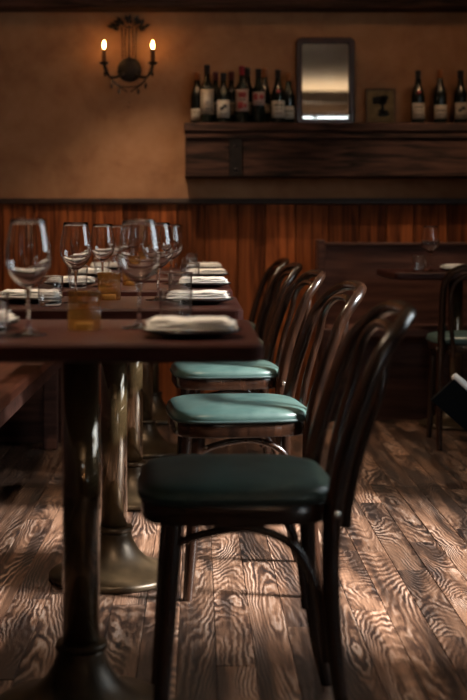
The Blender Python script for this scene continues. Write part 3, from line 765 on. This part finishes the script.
def picture():
    w, h = .081, .099
    t = thing('framed_picture', 'small brown framed picture of a dark tree shape on the shelf', 'picture', ((381-VX)/FP*7.06, 7.070, SZ+.0005))
    fr = MB()
    for a in ((-w, -w+.009, -.010, .010, 0, 2*h), (w-.009, w, -.010, .010, 0, 2*h), (-w+.009, w-.009, -.010, .010, 0, .009), (-w+.009, w-.009, -.010, .010, 2*h-.009, 2*h)): fr.box(*a, .002)
    fr.build('frame', M['pframe'], t)
    cv = MB().box(-w+.009, w-.009, -.002, .008, .009, 2*h-.009).build('canvas', M['canvas'], t)
    rnd = random.Random(4); mb = MB()
    def blob(cx, cz, rx, rz):
        pts = [(cx+rx*(1+.18*rnd.uniform(-1, 1))*math.cos(2*PI*k/18), cz+rz*(1+.18*rnd.uniform(-1, 1))*math.sin(2*PI*k/18)) for k in range(18)]
        mb.prism(pts, -.0032, -.002)
    blob(-.004, .138, .040, .022); blob(.018, .146, .022, .018); blob(-.030, .124, .018, .011); blob(.006, .12, .022, .012)
    blob(.010, .090, .008, .030); blob(.014, .058, .030, .014); blob(.004, .076, .018, .010); blob(.028, .072, .012, .010)
    mb.build('painted_tree', M['paintdk'], cv)
picture()

# ------------------------------------------------------------------ wall sconce
def sconce():
    Y0 = YB
    t = thing('wall_sconce', 'antique bronze twin-candle wall sconce with bead strings and leaves', 'wall lamp', ((129-VX)/FP*7.05, Y0, 1.825))
    MB().lathe([(0, .020), (.028, .019), (.050, .014), (.062, .009), (.067, .004), (.067, 0), (0, 0)], 40, axis=(0, -1, 0)).build('backplate', M['sconce'], t)
    st = MB()
    for k in range(16):
        a = 2*PI*k/16; st.lathe([(0, .006), (.005, .004), (.006, 0), (0, 0)], 10, (.052*math.cos(a), -.011, .052*math.sin(a)), axis=(0, -1, 0))
    for k in range(9):
        a = 2*PI*k/9; st.lathe([(0, .006), (.005, .004), (.006, 0), (0, 0)], 10, (.030*math.cos(a), -.016, .030*math.sin(a)), axis=(0, -1, 0))
    st.build('plate_bosses', M['bead'], t)
    for s in (-1, 1):
        arm = lerp_curve([(s*.03, -.018, -.022), (s*.065, -.055, -.045), (s*.095, -.085, -.050), (s*.118, -.10, -.030), (s*.129, -.105, -.002), (s*.131, -.105, .015)], 28)
        A = MB().tube(arm, [.0075]*10+[.0065]*19, 10).build('arm', M['sconce'], t)
        MB().lathe([(0, .012), (.010, .012), (.020, .018), (.027, .026), (.026, .028), (.013, .024), (0, .024)], 24, (s*.131, -.105, 0)).build('drip_pan', M['sconce'], A)
        MB().lathe([(0, .024), (.0125, .024), (.0112, .098), (.0114, .100), (.0, .100)], 20, (s*.131, -.105, 0)).build('candle_sleeve', M['sleeve'], A)
        MB().lathe([(0, .100), (.004, .101), (.0065, .109), (.0078, .118), (.0070, .127), (.0042, .136), (.0015, .143), (0, .145)], 20, (s*.131, -.105, 0)).build('bulb', M['flame'], A)
    MB().tube(lerp_curve([(0, -.02, .03), (0, -.035, .12), (0, -.035, .18), (0, -.03, .24)], 20), .0042, 8).build('stem', M['sconce'], t)
    rnd = random.Random(9)
    def leaf(mb, c, d, ln, w):
        d = Vector(d).normalized(); c = Vector(c); sd = d.cross(Vector((0, 1, 0))).normalized()
        n = Vector((0, -1, 0))
        up = [c, c+d*ln*.35+sd*w, c+d*ln, c+d*ln*.35-sd*w]
        vs = [p+n*.0015+(n*.004 if i in (1, 3) else n*0) for i, p in enumerate(up)]+[p-n*.0005 for p in up]
        mb._add(vs, [(0, 1, 2, 3), (7, 6, 5, 4), (0, 4, 5, 1), (1, 5, 6, 2), (2, 6, 7, 3), (3, 7, 4, 0)], False)
    for k in range(22):
        a = -1.5+3.0*k/21; q = (.045, .075, .06)[k % 3]
        base = Vector((q*1.15*math.sin(a), -.034-.01*(k % 3), .215+.045*math.cos(a)*(.6+.4*(k % 2))))
        mb = MB(); leaf(mb, base, (math.sin(a)*1.1+rnd.uniform(-.4, .4), 0, math.cos(a)*.7+.35*rnd.uniform(-1, 1)), .040, .0105); mb.build('leaf', M['sconce'], t)
    MB().tube(lerp_curve([(-.09, -.035, .222), (-.05, -.036, .250), (0, -.034, .225), (.05, -.036, .250), (.09, -.035, .222)], 24), .003, 6).build('leaf_branch', M['sconce'], t)
    def beads(pts, r, n, name):
        cv = lerp_curve(pts, n); mb = MB()
        for p in cv: mb.lathe([(0, -r), (r*.87, -r*.5), (r*.87, r*.5), (0, r)], 6, p)
        mb.tube(cv, .0008, 4); mb.build(name, M['bead'], t)
    for s in (-1, 1):
        beads([(s*.018, -.036, .22), (s*.022, -.04, .15), (s*.020, -.036, .07)], .0048, 20, 'bead_string')
        beads([(s*.040, -.036, .225), (s*.036, -.05, .14), (s*.036, -.034, .06)], .0048, 20, 'bead_string')
        beads([(s*.128, -.105, .018), (s*.085, -.10, -.075), (s*.012, -.06, -.125)], .0048, 24, 'bead_string')
        beads([(s*.10, -.09, -.052), (s*.05, -.07, -.095), (0, -.05, -.10)], .0042, 18, 'bead_string')
    for (x, z) in ((-.128, -.01), (.128, -.01), (-.092, -.075), (.092, -.075), (-.052, -.105), (.052, -.105), (0, -.175)):
        top = .035
        mb = MB().lathe([(0, .018), (.004, .012), (.0085, -.002), (.006, -.012), (0, -.020)], 8, (x, -.085 if x else -.055, z-.02))
        mb.tube([(x, -.085 if x else -.055, z+.0), (x, -.085 if x else -.055, z+top+(.012 if x == 0 else 0))], .0008, 4); mb.build('crystal_drop', M['crystal'] if x == 0 else M['bead'], t)
sconce()

# ------------------------------------------------------------------ broom at the right edge
def broom():
    Y = 5.0; s = FP/Y
    P = Vector(((432-VX)/s, Y, HC-(401-VY)/s))
    ang = math.asin(min(1, (P.z-.002)/.44)); u = Vector((math.cos(ang), 0, -math.sin(ang))); v = Vector((math.sin(ang), 0, math.cos(ang)))
    t = thing('broom', 'leaning broom with navy bristles and white block at the right edge', 'broom', (P.x, Y, 0)); B = Vector((P.x, Y, 0))
    ln = .44
    def pt(a, b, y): return tuple(P+u*a+v*b+Vector((0, y, 0))-B)
    rnd = random.Random(3); mb = MB(); n = 48
    for k in range(n):
        a = ln*(k+.5)/n
        for yy in (-.012, 0, .012):
            fl = (k/n-.5)*.012; w = ln/n*.5
            q = [pt(a+fl-w, 0, yy-.006), pt(a+fl+w, 0, yy-.006), pt(a+fl+w, 0, yy+.006), pt(a+fl-w, 0, yy+.006)]
            r = [pt(a*.97+.006-w, .118, yy*.9-.005), pt(a*.97+.006+w, .118, yy*.9-.005), pt(a*.97+.006+w, .118, yy*.9+.005), pt(a*.97+.006-w, .118, yy*.9+.005)]
            mb.rings([q, r], smooth=False)
    mb.build('bristles', M['bristle'], t)['kind'] = 'stuff'
    cv = [pt(a, .128, 0) for a in (-.004, .0, .05, .15, .25, .35, .43, .437)]
    MB().tube(cv, [.008, .0145, .0165, .0165, .0165, .0165, .0145, .008], 14).build('block', M['whiteplastic'], t)
    # handle up to the side wall
    a0 = Vector(pt(.22, .138, 0)); k = (XR-.012-P.x-a0.x)/v.x
    MB().tube([a0, a0+v*k], .011, 12).build('handle', M['settle'], t)
broom()
